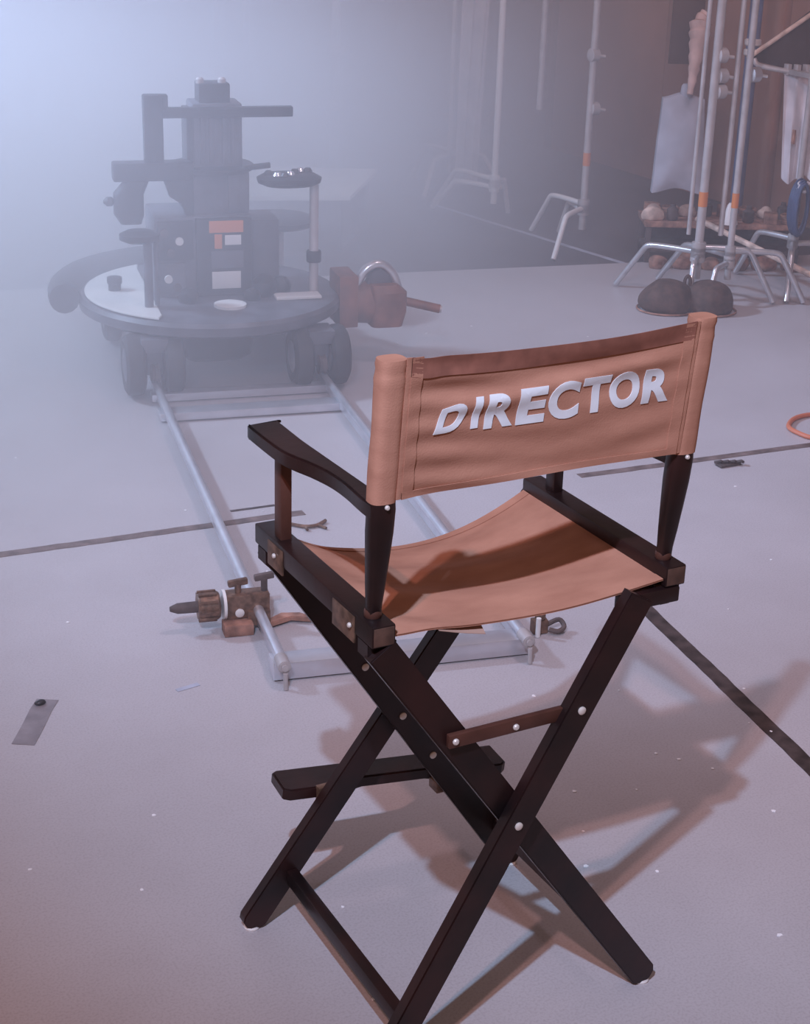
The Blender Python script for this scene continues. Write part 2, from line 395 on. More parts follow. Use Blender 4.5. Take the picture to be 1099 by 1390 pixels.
for sx in (-1, 1):
    bm = bmesh.new(); n = 30; secs = []
    A = []
    for k in range(29):
        z = ZB - .004 + (ZT - ZB + .004 + (0.003 if sx > 0 else -0.003)) * k / 28; t = k / 28
        wob = 0.0005 * math.sin(11 * t + sx) + (0.0008 * math.sin(60 * t) if t > .85 else 0)
        secs.append(((sx * (WX + .0005), post_y(z) + .001, z), (.0190 + wob), (.0172 + wob)))
    loft(bm, secs, seg=30, sq=2.9, cap=True)
    sl = obj('sleeve', bm, CANVAS, back, 50)
    # stitched strip beside the sleeve
    bm = bmesh.new()
    xa, xb = (-.222, -.205) if sx < 0 else (.205, .222)
    sheet(bm, lambda u, v: (xa + (xb - xa) * u, back_y(xa + (xb - xa) * u, ZB + (back_top(xa) - ZB) * v) - .0016, ZB + (back_top(xa) - ZB) * v), 3, 48, .0014, (0, 1, 0))
    obj('seam_strip', bm, CANVAS, back, 50)
def band(v0, v1, off, m):
    bm = bmesh.new()
    def f(u, v):
        x = -.222 + .444 * u; zt = back_top(x); z = zt - (v0 + (v1 - v0) * v)
        return (x, back_y(x, z) - off, z)
    sheet(bm, f, 110, 4, .0013, (0, 1, 0)); return obj('hem', bm, m, back, 50)
band(-.001, .026, .0016, HEM)
bm = bmesh.new()
sheet(bm, lambda u, v: (-.222 + .444 * u, back_y(-.222 + .444 * u, ZB + .010 * v) - .0016, ZB - .0005 + .010 * v), 110, 3, .0013, (0, 1, 0)); obj('hem', bm, CANVAS, back, 50)
# printed letters, each cut fine enough to follow the cloth
def letter_bm(ch):
    cu = bpy.data.curves.new('t', 'FONT'); cu.body = ch; cu.size = 1.0; cu.offset = 0.042; cu.resolution_u = 6
    o = bpy.data.objects.new('t', cu); col.objects.link(o)
    dg = bpy.context.evaluated_depsgraph_get(); me = bpy.data.meshes.new_from_object(o.evaluated_get(dg))
    bm = bmesh.new(); bm.from_mesh(me); bpy.data.meshes.remove(me); bpy.data.objects.remove(o); bpy.data.curves.remove(cu)
    bmesh.ops.remove_doubles(bm, verts=bm.verts, dist=1e-5)
    return bm
LX0 = -.18
LETTERS = [('D', -.1810, -.1280, 1.0262, 1.0705, .011), ('I', -.1240, -.1095, 1.0262, 1.0715, .0035), ('R', -.1035, -.0565, 1.0225, 1.0725, .003), ('E', -.0540, -.0095, 1.0215, 1.0745, .001),
           ('C', -.0060, .0435, 1.0212, 1.0765, 0), ('T', .0480, .0930, 1.0240, 1.0768, 0), ('O', .0940, .1440, 1.0240, 1.0780, 0), ('R', .1500, .1945, 1.0250, 1.0765, 0)]
for ch, xa, xb, zb_, zt_, slant in LETTERS:
    b_ = letter_bm(ch); xs = [v.co.x for v in b_.verts]; ys = [v.co.y for v in b_.verts]
    a = (min(xs), max(xs), min(ys), max(ys))
    for v in b_.verts:
        tx = (v.co.x - a[0]) / (a[1] - a[0]); tz = (v.co.y - a[2]) / (a[3] - a[2])
        zz = zb_ + (zt_ - zb_) * tz
        if ch == 'D': zz -= .010 * (1 - tx) * tz
        v.co = Vector((xa + (xb - xa - slant) * tx + slant * tz, 0, zz))
    for k in range(60):
        for no, co in (((1, 0, 0), (LX0 - .02 + k * .0075, 0, 0)), ((0, 0, 1), (0, 0, 1.0 + k * .006))):
            if no[2] and k > 14: continue
            g = list(b_.verts) + list(b_.edges) + list(b_.faces)
            bmesh.ops.bisect_plane(b_, geom=g, plane_co=co, plane_no=no)
    bmesh.ops.recalc_face_normals(b_, faces=b_.faces)
    g = bmesh.ops.extrude_face_region(b_, geom=list(b_.faces))
    ext = {v for v in g['geom'] if isinstance(v, bmesh.types.BMVert)}
    for v in b_.verts:
        v.co.y = back_y(v.co.x, v.co.z) - (.0012 if v in ext else .0002)
    obj('letter', b_, LETTER, back, 30)
# legs
def leg(p0, p1, y, name='leg', bolts=(), m=WOOD):
    p0 = Vector((p0[0], y, p0[1])); p1 = Vector((p1[0], y, p1[1]))
    bm = bmesh.new(); L = (p1 - p0).length; t = bmesh.new()
    hw = .023
    # board outline with rounded foot, local u along length
    poly = [(0.0, -hw), (L, -hw), (L, hw), (0.0, hw)]
    foot = [(.0, hw), (-.010, hw * .75), (-.016, hw * .2), (-.016, -hw * .3), (-.010, -hw * .8)]
    prism(t, [(a, b) for a, b in poly[:3]] + [(0.0, hw)] + foot[1:], -.011, .011, 0.002)
    d = (p1 - p0).normalized(); nrm = Vector((0, 1, 0)); s_ = nrm.cross(d)
    M = Matrix(((d.x, s_.x, nrm.x, p0.x), (d.y, s_.y, nrm.y, p0.y), (d.z, s_.z, nrm.z, p0.z), (0, 0, 0, 1)))
    merge(bm, t, M)
    for v in bm.verts: v.co.z = max(v.co.z, .004)
    o = obj(name, bm, m, chair, 40)
    mk('foot_glide', GLIDE, o, lathe, [(.013, 0.0), (.014, .003), (.012, .006)], (p0.x - .002 * (1 if d.x > 0 else -1), y, 0))
    for q in bolts:
        P = p0.lerp(p1, q); bolt(o, (P.x, y - .0110, P.z), (0, -1, 0))
    return o
YA, YB = .216, .193
leg((-.238, .018), (.168, .7335), -YA, bolts=(.53, .77))          # rear leg, right rail to left foot
leg((.258, .018), (-.245, .722), -YB)                           # rear leg, left rail to right foot
lg = leg((-.264, .018), (.262, .722), YA)                       # front leg to left foot
leg((.236, .018), (-.238, .722), YB, bolts=(.655, .50, .37))     # front leg to right foot
# blocks under the rear of the seat that tie the leg tops to the rails
mk('leg_bracket', WOOD, chair, box, (.150, -.2045, .702), (.252, -.1815, .7265), .003)
mk('leg_bracket', WOOD, chair, box, (.205, .182, .700), (.285, .204, .7265), .003)
# stretchers, brace, footrest
mk('stretcher', WOOD, chair, bar, (-.196, YA - .011, .092), (-.198, -YA + .011, .092), .020, .026, bev=.002)
mk('stretcher', WOOD, chair, bar, (.200, YB - .011, .100), (.206, -YB + .011, .095), .018, .024, bev=.002)
br = mk('brace', BARW, chair, bar, (-.140, -YB - .0165, .560), (.062, -YB - .0165, .562), .010, .021, bev=.0015)
for x in (-.130, -.030): bolt(br, (x, -YB - .0215, .560), (0, -1, 0), .005)
fr_poly = [(-.212, -.028), (-.200, -.036), (-.110, -.036), (-.060, -.020), (.060, -.020), (.110, -.036), (.205, -.036), (.216, -.026), (.216, .036), (-.205, .036), (-.212, .030)]
bm = bmesh.new(); prism(bm, fr_poly, -.011, .011, .003)
bm.transform(Matrix.Translation((.020, .262, .210)) @ Matrix.Rotation(R(4.6), 4, 'Y') @ Matrix.Rotation(R(-4.5), 4, 'Z'))
fr = obj('footrest', bm, WOOD, chair, 40)
bm = bmesh.new(); box(bm, (-.135, .227, .190), (-.105, .242, .236), .002); obj('footrest_bracket', bm, BRASS, fr)
bm = bmesh.new(); box(bm, (.085, .205, .180), (.115, .236, .200), .002); obj('footrest_bracket', bm, BRASS, fr)

# ------------------------------------------------------------------ dolly track
TRK = math.atan2(-.207, .978)
track = thing('dolly_track', 'straight aluminium dolly track lying on the floor behind the chair', 'track', (.885, 3.33, 0), TRK)
XL, XR = -.247, .325
for x in (XL, XR):
    bm = bmesh.new(); tube(bm, [(x, -2.42, .050), (x, 1.05, .050)], .0125, 14); box(bm, (x - .004, -2.40, .012), (x + .004, 1.05, .045))
    rl = obj('track_rail', bm, ALU, track)
    bm = bmesh.new(); cyl(bm, (x, -2.45, .050), (x, -2.40, .050), .015, bev=.002); cyl(bm, (x, -2.455, .050), (x, -2.449, .050), .008, seg=12); obj('end_cap', bm, PALEST, rl)
    mk('end_pin', PALEST, rl, cyl, (x, -2.460, .001), (x, -2.458, .040), .0055, seg=12)
for y0, y1, z1 in ((-2.42, -2.36, .045), (-1.50, -1.46, .022), (-.62, -.55, .030), (-.42, -.37, .030), (.45, .50, .030)):
    if y0 == -1.50: continue
    mk('sleeper', ALU, track, box, (XL - .02, y0, .004), (XR + .02, y1, z1), .003)

# clamp fixtures at the near end of the track
def clamp(label, loc, rz, k=1.0, small=False):
    c = thing('track_clamp', label, 'clamp', loc, rz, 'clamp fixtures at the track end')
    if not small:
        bm = bmesh.new(); lathe(bm, [(.030, -.035), (.034, -.030), (.034, .012), (.030, .017)], (-.05, 0, .062), 'x', 20)
        for q in range(10):
            a = q * math.pi / 5; box(bm, (-.084, -.004, -.003), (-.040, .004, .003), .0008, M=Matrix.Translation((0, .034 * math.cos(a), .062 + .034 * math.sin(a))))
        obj('knurled_knob', bm, BRASS, c)
        mk('washer', GLIDE, c, lathe, [(.036, -.004), (.036, .003)], (-.022, 0, .062), 'x', 20)
        mk('spindle', DKS, c, lathe, [(.006, -.070), (.013, -.052), (.014, -.015), (.014, .0)], (-.080, 0, .062), 'x', 14)
        mk('body', BRASS, c, box, (-.020, -.022, .030), (.085, .022, .090), .004)
        mk('jaw', BRASS, c, box, (.030, -.030, .012), (.085, .026, .050), .004)
        for x, h in ((.012, .025), (.075, .035)):
            bm = bmesh.new(); cyl(bm, (x, 0, .088), (x, 0, .088 + h), .008, seg=12); bar(bm, (x - .024, 0, .088 + h), (x + .024, .004, .092 + h), .014, .016, bev=.004); obj('wing_nut', bm, DKS if h > .03 else BRASS, c)
        bm = bmesh.new(); prism(bm, [(-.010, -.012), (.010, -.012), (.022, .05), (.060, .075), (.066, .088), (.020, .082), (-.012, .05)], -.006, .006, .002)
        bm.transform(Matrix.Translation((.085, -.02, .012)) @ Matrix.Rotation(R(-55), 4, 'Z')); obj('lever', bm, RUST, c)
        bolt(c, (.012, -.022, .046), (0, -1, 0), .011, GLIDE)
        mk('foot_plate', RUST, c, box, (-.030, -.055, .0005), (.040, -.010, .030), .003)
    else:
        bm = bmesh.new(); box(bm, (-.020, -.012, .002), (.018, .014, .036), .003); obj('body', bm, BRASS, c)
        bm = bmesh.new(); tube(bm, smooth_path([(.018, 0, .02), (.050, .004, .028), (.058, -.012, .016), (.040, -.022, .010), (.020, -.012, .012)], 5), .006, 8); obj('loop_handle', bm, DKS, c)
        mk('knob', BRASS, c, lathe, [(.010, .036), (.013, .040), (.013, .052), (.008, .056)], (0, 0, 0))
        mk('pin', GLIDE, c, cyl, (-.012, -.022, .001), (-.012, -.022, .05), .006, seg=10)
    return c
clamp('brass track clamp with a fat knurled knob at the left end of the track', (.148, 1.315, 0), TRK)
clamp('small track clamp with a loop handle at the right end of the track', (.800, .985, 0), TRK, small=True)

# ------------------------------------------------------------------ camera dolly
dol = thing('camera_dolly', 'dark camera dolly with round deck and central column standing on the track', 'dolly', (.885, 3.33, 0), TRK)
bm = bmesh.new(); lathe(bm, [(.30, .205), (.43, .212), (.455, .225), (.458, .255), (.448, .268), (.30, .270)], seg=64); deck = obj('deck', bm, GREYP, dol)
bm = bmesh.new(); pts = [(.435 * math.cos(R(a)), .435 * math.sin(R(a))) for a in range(118, 243, 5)]; pts = pts + [(-.215, -.33), (-.215, .33)]
prism(bm, pts, .2695, .277, .002); obj('deck_plate', bm, PLATE, deck)
bm = bmesh.new(); tube(bm, smooth_path([(.51 * math.cos(R(a)), .51 * math.sin(R(a)), .27) for a in range(95, 200, 15)], 4), .052, 14); obj('bumper', bm, RUBBER, dol)
mk('deck_knob', BLACKP, dol, lathe, [(.022, .277), (.022, .300), (.026, .302), (.026, .322), (.015, .326)], (-.33, .02, 0))
# under body
bm = bmesh.new(); loft(bm, [((0, -.02, .050), .10, .12), ((0, -.02, .070), .125, .14), ((0, -.02, .150), .135, .16), ((0, -.02, .210), .18, .22)], seg=32, sq=6); obj('underbody', bm, BLACKP, dol)
# wheels
def bogie(cx, cy):
    for dx in (-.064, .064):
        bm = bmesh.new(); R0 = .104
        lathe(bm, [(.060, -.030), (.085, -.033), (.100, -.024), (R0, -.008), (R0, .008), (.100, .024), (.085, .033), (.060, .030)], (cx + dx, cy, .112), 'x', 32)
        wh = obj('wheel', bm, RUBBER, dol)
        bm = bmesh.new(); lathe(bm, [(.020, -.036), (.056, -.030), (.060, -.028), (.060, .028), (.056, .030), (.020, .036)], (cx + dx, cy, .112), 'x', 24); obj('hub', bm, STEEL if cx > 0 else GREYP, wh)
    bm = bmesh.new(); box(bm, (cx - .026, cy - .045, .085), (cx + .026, cy + .045, .200), .006); box(bm, (cx - .045, cy - .06, .165), (cx + .045, cy + .05, .212), .006); obj('yoke', bm, GREYP, dol)
    bm = bmesh.new(); cyl(bm, (cx - .07, cy, .112), (cx + .07, cy, .112), .012, seg=12); obj('axle', bm, STEEL, dol)
    bm = bmesh.new(); lathe(bm, [(.022, -.016), (.034, -.012), (.026, 0), (.034, .012), (.022, .016)], (cx, cy - .05, .094), 'x', 20); obj('track_wheel', bm, DKS, dol)
for cx, cy in ((-.250, -.335), (.315, -.335), (-.250, .33), (.315, .33)): bogie(cx, cy)
# body
body = mk('body', GREYP, dol, box, (-.200, -.085, .268), (.135, .160, .548), .008)
mk('body', GREYP, dol, box, (.135, -.02, .268), (.245, .16, .515), .008)
mk('side_panel', BLACKP, body, box, (-.192, -.094, .40), (-.070, -.084, .535), .003)
mk('side_panel', GREYP, body, box, (-.192, -.098, .285), (-.10, -.084, .39), .003)
mk('front_panel', BLACKP, body, box, (-.062, -.110, .275), (.130, -.084, .543), .004)
mk('label_strip', ORANGE, body, box, (-.018, -.1125, .495), (.100, -.109, .536), .0008)
mk('label_strip', ORANGE, body, box, (.000, -.1125, .440), (.026, -.109, .490), .0008)
mk('label_plate', PLATE, body, box, (.036, -.1125, .452), (.092, -.109, .486), .0008)
mk('label_plate', PLATE, body, box, (-.010, -.1125, .300), (.090, -.109, .360), .0008)
mk('label_plate', GREYP, body, box, (-.012, -.1125, .372), (.100, -.109, .432), .0008)
for q, (x, z) in enumerate(((-.17, .50), (-.12, .47), (-.15, .43), (-.16, .34), (-.13, .31))):
    mk('dial', PLATE if q % 2 else DKS, body, lathe, [(.014, 0), (.014, .010), (.009, .016)], (x, -.116, z), 'y', 14)
mk('foot_pedal', PLATE, dol, lathe, [(.055, .270), (.055, .279), (.045, .282)], (.03, -.235, 0))
mk('foot_pedal', PLATE, dol, box, (.20, -.19, .270), (.36, -.12, .280), .003)
for x, y, s in ((.17, -.10, .05), (.24, -.06, .04), (-.10, -.16, .035), (.12, -.16, .03)):
    mk('hose_fitting', BLACKP, dol, lump, (x, y, .268 + .5 * s), (s, s, s), int(x * 100), .2, 2)
# column
bm = bmesh.new(); box(bm, (-.085, -.05, .545), (.135, .15, .690), .01); box(bm, (.06, -.058, .555), (.095, -.045, .685), .003); c_ = obj('column', bm, GREYP, dol)
bm = bmesh.new(); prism(bm, [(.17 * math.cos(a * math.pi / 10) * .85 + .02, .15 * math.sin(a * math.pi / 10) + .04) for a in range(20)], .688, .704, .003); obj('collar', bm, BLACKP, dol)
mk('collar_lever', BLACKP, dol, bar, (.12, -.04, .70), (.205, -.06, .712), .02, .018, bev=.004)
bm = bmesh.new(); box(bm, (-.055, -.03, .70), (.115, .11, .915), .008)
for x in (-.03, .0, .045, .075): box(bm, (x, -.038, .715), (x + .014, -.028, .875), .002)
obj('mast', bm, GREYP, dol)
bm = bmesh.new(); box(bm, (-.075, -.03, .715), (-.05, .09, .895), .004); obj('mast_guide', bm, BLACKP, dol)
bm = bmesh.new(); box(bm, (-.028, -.01, .913), (.078, .09, .978), .006); obj('mast_head', bm, BLACKP, dol)
for x in (-.02, .055): mk('head_bolt', PALEST, dol, lathe, [(.014, .976), (.014, .990), (.008, .996)], (x, .02, 0), seg=14)
mk('crossbar', BLACKP, dol, bar, (-.165, -.045, .890), (.284, -.045, .890), .033, .034, bev=.004)
mk('bracket', BLACKP, dol, box, (-.222, -.07, .725), (-.158, -.02, .950), .006)
mk('bracket', BLACKP, dol, box, (-.165, -.065, .905), (-.140, -.025, .950), .004)
mk('lower_arm', BLACKP, dol, box, (-.330, -.08, .668), (-.060, -.01, .730), .008)
bm = bmesh.new(); loft(bm, [((-.275, -.05, .525), .035, .03), ((-.28, -.05, .555), .05, .04), ((-.28, -.05, .625), .05, .04), ((-.25, -.05, .670), .04, .035)], seg=20, sq=4); hc = obj('hand_control', bm, BLACKP, dol)
mk('control_knob', BLACKP, hc, lathe, [(.010, 0), (.016, -.006), (.016, -.022), (.006, -.034)], (-.330, -.05, .600), 'x', 14)
bm = bmesh.new(); prism(bm, [(-.16, 0), (-.06, 0), (-.06, -.13), (-.085, -.13), (-.10, -.085), (-.14, -.06)], -.03, .02, .004); bm.transform(Matrix.Rotation(R(90), 4, 'X')); bm.transform(Matrix.Translation((0, -.04, .670))); obj('gusset', bm, BLACKP, dol)
# right hand operator seat with post
st = mk('seat_post', PALEST, dol, cyl, (.350, -.10, .268), (.350, -.10, .655), .016)
bm = bmesh.new(); loft(bm, [((.262, -.10, .650), .085, .06), ((.262, -.10, .660), .108, .075), ((.262, -.10, .676), .112, .078), ((.262, -.10, .688), .09, .06)], seg=30, sq=2.3); se = obj('operator_seat', bm, BLACKP, dol)
for q in range(7):
    a = q * .9; mk('seat_knob', STEEL if q % 2 else BLACKP, se, lathe, [(.014, .680), (.017, .690), (.010, .700)], (.19 + .024 * q, -.10 - .045 * math.sin(a), 0), seg=12)
mk('post_clamp', BLACKP, st, lathe, [(.024, .38), (.026, .385), (.026, .415), (.024, .42)], (.350, -.10, 0))
# left hand seat
st = mk('seat_post', GREYP, dol, cyl, (-.242, -.22, .268), (-.242, -.22, .505), .015)
mk('seat_post', GREYP, dol, cyl, (-.212, -.20, .268), (-.212, -.20, .50), .009)
bm = bmesh.new(); loft(bm, [((-.268, -.22, .498), .045, .04), ((-.268, -.22, .508), .066, .055), ((-.268, -.22, .524), .066, .055), ((-.268, -.22, .536), .04, .035)], seg=24, sq=2.3); obj('operator_seat', bm, BLACKP, dol)
# far wheel of the steering column behind the deck
bm = bmesh.new(); lathe(bm, [(.13, .42), (.145, .43), (.145, .445), (.12, .455)], (.36, .55, -.05), seg=28); obj('rear_turret_seat', bm, BLACKP, dol)
mk('seat_post', PALEST, dol, cyl, (.36, .55, .02), (.36, .55, .38), .02)
mk('outrigger', GREYP, dol, bar, (.25, .28, .235), (.36, .55, .05), .05, .04, bev=.004)
# brown steering box on the right side of the deck with grey bail and push rod
bm = bmesh.new(); box(bm, (.430, -.16, .150), (.500, .00, .335), .008); sb = obj('steering_box', bm, BROWNB, dol)
bm = bmesh.new(); cyl(bm, (.497, -.08, .225), (.575, -.09, .222), .075, seg=24, bev=.006); obj('drum', bm, BROWNB, sb)
bm = bmesh.new(); loft(bm, [((.61, -.10, .145), .058, .06), ((.615, -.10, .20), .066, .07), ((.615, -.10, .27), .066, .07), ((.60, -.10, .295), .05, .05)], seg=20, sq=5); obj('gear_housing', bm, BROWNB, sb)
mk('push_rod', BROWNB, sb, cyl, (.66, -.11, .232), (.800, -.16, .205), .016, seg=14)
mk('rod_cap', PALEST, sb, cyl, (.797, -.159, .2055), (.806, -.162, .204), .013, seg=12)
bm = bmesh.new(); tube(bm, smooth_path([(.505, -.10, .29), (.54, -.10, .345), (.59, -.10, .362), (.635, -.10, .330), (.66, -.10, .27)], 6), .016, 12); obj('bail', bm, STEEL, sb)
bm = bmesh.new(); prism(bm, [(.535, 0), (.64, 0), (.625, .055), (.59, .075), (.555, .055)], -.02, .02, .003); bm.transform(Matrix.Rotation(R(90), 4, 'X')); bm.transform(Matrix.Translation((0, -.09, .275))); obj('bail_plate', bm, GREYP, sb)
mk('mounting_arm', GREYP, sb, bar, (.40, -.06, .235), (.44, -.07, .235), .06, .05)

# ------------------------------------------------------------------ grip stands
def c_stand(label, loc, h, legs, pole_r=.016, riser=None, band=False, m=PALEST, tilt=(0, 0), lm=None):
    s = thing('grip_stand', label, 'stand', (*loc, FZ(loc)), 0, 'bent-leg grip stands')
    def at(z): return Vector((tilt[0] * z, tilt[1] * z, z))
    p = mk('pole', m, s, cyl, at(.10), at(h), pole_r, seg=16)
    if band: mk('tape_band', ORANGE, p, cyl, at(.40), at(.46), pole_r * 1.06, seg=16)
    if riser: mk('riser', m, s, cyl, (riser[0] + tilt[0] * riser[2], riser[1] + tilt[1] * riser[2], riser[2]), (riser[0] + tilt[0] * riser[3], riser[1] + tilt[1] * riser[3], riser[3]), riser[4], seg=12)
    for k, (ang, reach, zt) in enumerate(legs):
        c, q = math.cos(R(ang)), math.sin(R(ang))
        bm = bmesh.new()
        path = [(0, 0, zt), (c * reach * .30, q * reach * .30, zt), (c * reach * .60, q * reach * .60, zt - .006), (c * reach * .68, q * reach * .68, zt - .028), (c * reach, q * reach, .012)]
        P = smooth_path(path[:4], 4) + [Vector(path[4])]
        tube(bm, P, .0125, 12); l = obj('leg', bm, lm or STEEL, s)
        bm = bmesh.new(); cyl(bm, (0, 0, zt - .022), (0, 0, zt + .022), pole_r * 1.7, seg=16, bev=.003); obj('leg_hub', bm, m, l)
    return s
def FZ(loc):
    # the pale sheeting sits a little proud of the stage floor
    return 0.0 if loc[1] < 4.695 - 0.2 * loc[0] else -0.021
S3 = c_stand('pale double-pole grip stand whose foot is under the brown sandbag', (3.065, 3.385), 1.62, [(117, .37, .21), (-31, .33, .23), (225, .19, .19)], .018, (-.035, .03, .28, 1.25, .009), True)
S4 = c_stand('twin-pole grip stand between sandbag stand and white cloth', (3.175, 3.315), 1.60, [(96, .42, .20), (-27, .33, .22), (205, .18, .17)], .014, (-.03, .035, .28, 1.3, .011), True)
S5 = c_stand('grip stand at the right edge carrying the white cloth', (3.585, 3.405), .93, [(229, .28, .20), (100, .30, .22), (-20, .3, .2)], .014)
S2 = c_stand('hazy grip stand with bright bent legs before the brown wall', (3.19, 4.43), 1.30, [(92, .42, .22), (212, .30, .20), (74, .36, .19)], .017, (-.02, .40, .60, 1.4, .016), True, lm=GLIDE)  # white legs: the light catching them is put into the colour
S1 = c_stand('slim grip stand standing alone in the blue haze', (3.10, 5.10), 1.45, [(96, .52, .22), (40, .24, .20), (108, .42, .18)], .016, m=GLIDE, lm=GLIDE)  # pole and legs coloured white to carry the lamplight on them
S0 = c_stand('faint far grip stand behind the hanging pale drape', (3.30, 5.92), 1.3, [(92, .40, .22), (-20, .3, .2), (215, .3, .2)], .012, m=GLIDE, lm=GLIDE)  # same white as the slim stand, its lit look painted in
# knuckles, grip heads
for st_, z, off in ((S3, .92, .03), (S3, .86, .03), (S3, 1.0, .02), (S4, .93, .03), (S2, .90, .0), (S2, .66, .02)):
    bm = bmesh.new(); lathe(bm, [(.020, -.022), (.030, -.018), (.030, .018), (.020, .022)], (off, 0, z), 'x', 16); cyl(bm, (off, 0, z), (off + .05, -.02, z - .006), .007, seg=8)
    obj('grip_head', bm, PALEST if st_ != S4 else STEEL, st_)

# arm with clips and white cloth on the right-hand stand
bm = bmesh.new(); tube(bm, smooth_path([(-.055, .315, .935), (-.045, .30, .912), (0, .27, .900), (.10, .20, .885), (.28, .09, .86)], 4), .011, 10); bar(bm, (0, 0, .90), (.07, .22, .888), .02, .02); obj('grip_arm', bm, PALEST, S5)
def cloth_pt(u, v):
    a = Vector((3.637, 3.640, .885)); b = Vector((3.86, 3.515, .885)); p = a.lerp(b, u)
    w = .012 * math.sin(u * 22 + 1.5 * v) * (0.4 + v)
    taper = 1 - .35 * v
    p = a.lerp(b, .12 * v + u * taper)
    return (p.x + w * .49 - .04 * v, p.y + w * .87 - .06 * v, .885 - .44 * v - .02 * math.sin(u * 9) * v)
bm = bmesh.new(); sheet(bm, cloth_pt, 24, 20, .006, (.49, .87, 0)); wc = tag(obj('hanging_cloth', bm, WHITEC), 'off-white cloth clipped to the stand arm at the right edge', 'cloth')
for u in (.05, .2, .36, .5):
    p = Vector(cloth_pt(u, 0)); mk('clip', PALEST, wc, box, (p.x - .010, p.y - .014, p.z - .012), (p.x + .010, p.y + .016, p.z + .035), .003)
mk('tag', RUST, wc, box, (3.625, 3.52, .60), (3.634, 3.535, .66), .001)
# blue cable coil hung under it
c_ = thing('cable_coil', 'blue cable coil hanging beneath the white cloth', 'cable', (3.555, 3.375, 0))
bm = bmesh.new()
for q in range(6):
    rx, rz = .030 + .004 * q, .105 + .006 * (q % 3); tube(bm, [(rx * math.cos(a * math.pi / 10) + .004 * q - .015, -.055 + .010 * q, .365 + rz * math.sin(a * math.pi / 10)) for a in range(21)], .007, 7, cap=False)
obj('loops', bm, BLUEC, c_)
bm = bmesh.new(); tube(bm, [(.03 * math.cos(a * math.pi / 10), -.03 + .012 * math.cos(a), .455 + .018 * math.sin(a * math.pi / 10)) for a in range(21)], .008, 7, cap=False); obj('tie', bm, WHITEC, c_)
# blue pipe leaning at the wall, with pale couplings
c_ = thing('upright_pipe', 'blue painted pipe with pale couplings near the right edge', 'pipe', (3.86, 4.14, -.02))
mk('shaft', BLUEP, c_, cyl, (0, 0, 0), (0, 0, 1.7), .030, seg=18)
for z in (.97, .925): mk('coupling', GLIDE, c_, lathe, [(.031, -.016), (.038, -.010), (.038, .010), (.031, .016)], (0, 0, z))
# hung grey bag, pink cloth, boards
bm = bmesh.new()
def gb(u, v):
    a = Vector((3.405, 4.170, .725)); b = Vector((3.570, 4.080, .725)); w = 1 + .22 * v; m_ = (a + b) / 2
    p = m_ + (b - a) * (u - .5) * w
    return (p.x - .085 * v, p.y - .12 * v, .725 - .40 * v + .012 * math.cos((u - .5) * 6))
t1 = lambda u, v: Vector(gb(u, v)) - Vector((.48, .87, 0)) * (.035 * (1 - (2 * u - 1) ** 4) * (1 - (2 * v - 1) ** 6) + .006 * math.sin(9 * v + 5 * u))
sheet(bm, t1, 16, 20, .05, (.48, .87, 0)); gbo = tag(obj('hanging_bag', bm, GREYC), 'pale grey flat bag hanging to the left of the pole stands', 'bag')
mk('neck', GREYC, gbo, lathe, [(.022, .72), (.030, .735), (.026, .77), (.018, .78)], (3.50, 4.125, 0))
bm = bmesh.new(); pth = smooth_path([(3.455, 4.045, .745), (3.475, 4.06, .82), (3.505, 4.09, .90), (3.530, 4.11, .985), (3.545, 4.13, 1.05), (3.57, 4.13, 1.075)], 5)
rad = [(.013 + .034 * min(1, i_ / (len(pth) - 1) / .62) ** 1.3 if i_ / (len(pth) - 1) < .78 else .030) * (1 + .10 * math.sin(2.1 * i_)) for i_ in range(len(pth))]
tube(bm, pth, .03, 14, radii=rad); tag(obj('hanging_rag', bm, PINKC), 'dusty pink rag hanging above the pale grey bag', 'rag')
bm = bmesh.new(); bar(bm, (3.80, 4.56, 1.10), (3.80, 4.56, .805), .15, .02, up=(.47, .88, 0), bev=.002); box(bm, (3.78, 4.575, 1.05), (3.83, 4.60, 1.7), .003)
tag(obj('hanging_board', bm, DARKB), 'dark brown board hanging against the brown wall', 'board')
fl = thing('flag_panel', 'dark cloth flag with a pale rod at the top right corner', 'flag', (3.75, 3.70, 0))
bm = bmesh.new(); t1 = [(-.235, .05, .93), (.20, -.05, 1.25), (.35, -.10, .85), (.0, -.02, .88)]
A = [bm.verts.new(p) for p in t1]; B = [bm.verts.new((p[0] + .008, p[1] + .016, p[2])) for p in t1]
bm.faces.new(A); bm.faces.new(B[::-1])
for q in range(4): bm.faces.new((A[q], A[(q + 1) % 4], B[(q + 1) % 4], B[q]))
obj('cloth', bm, DARKC, fl)
mk('rod', CREAMS, fl, cyl, (-.24, .04, .935), (.22, -.065, 1.245), .010, seg=10)

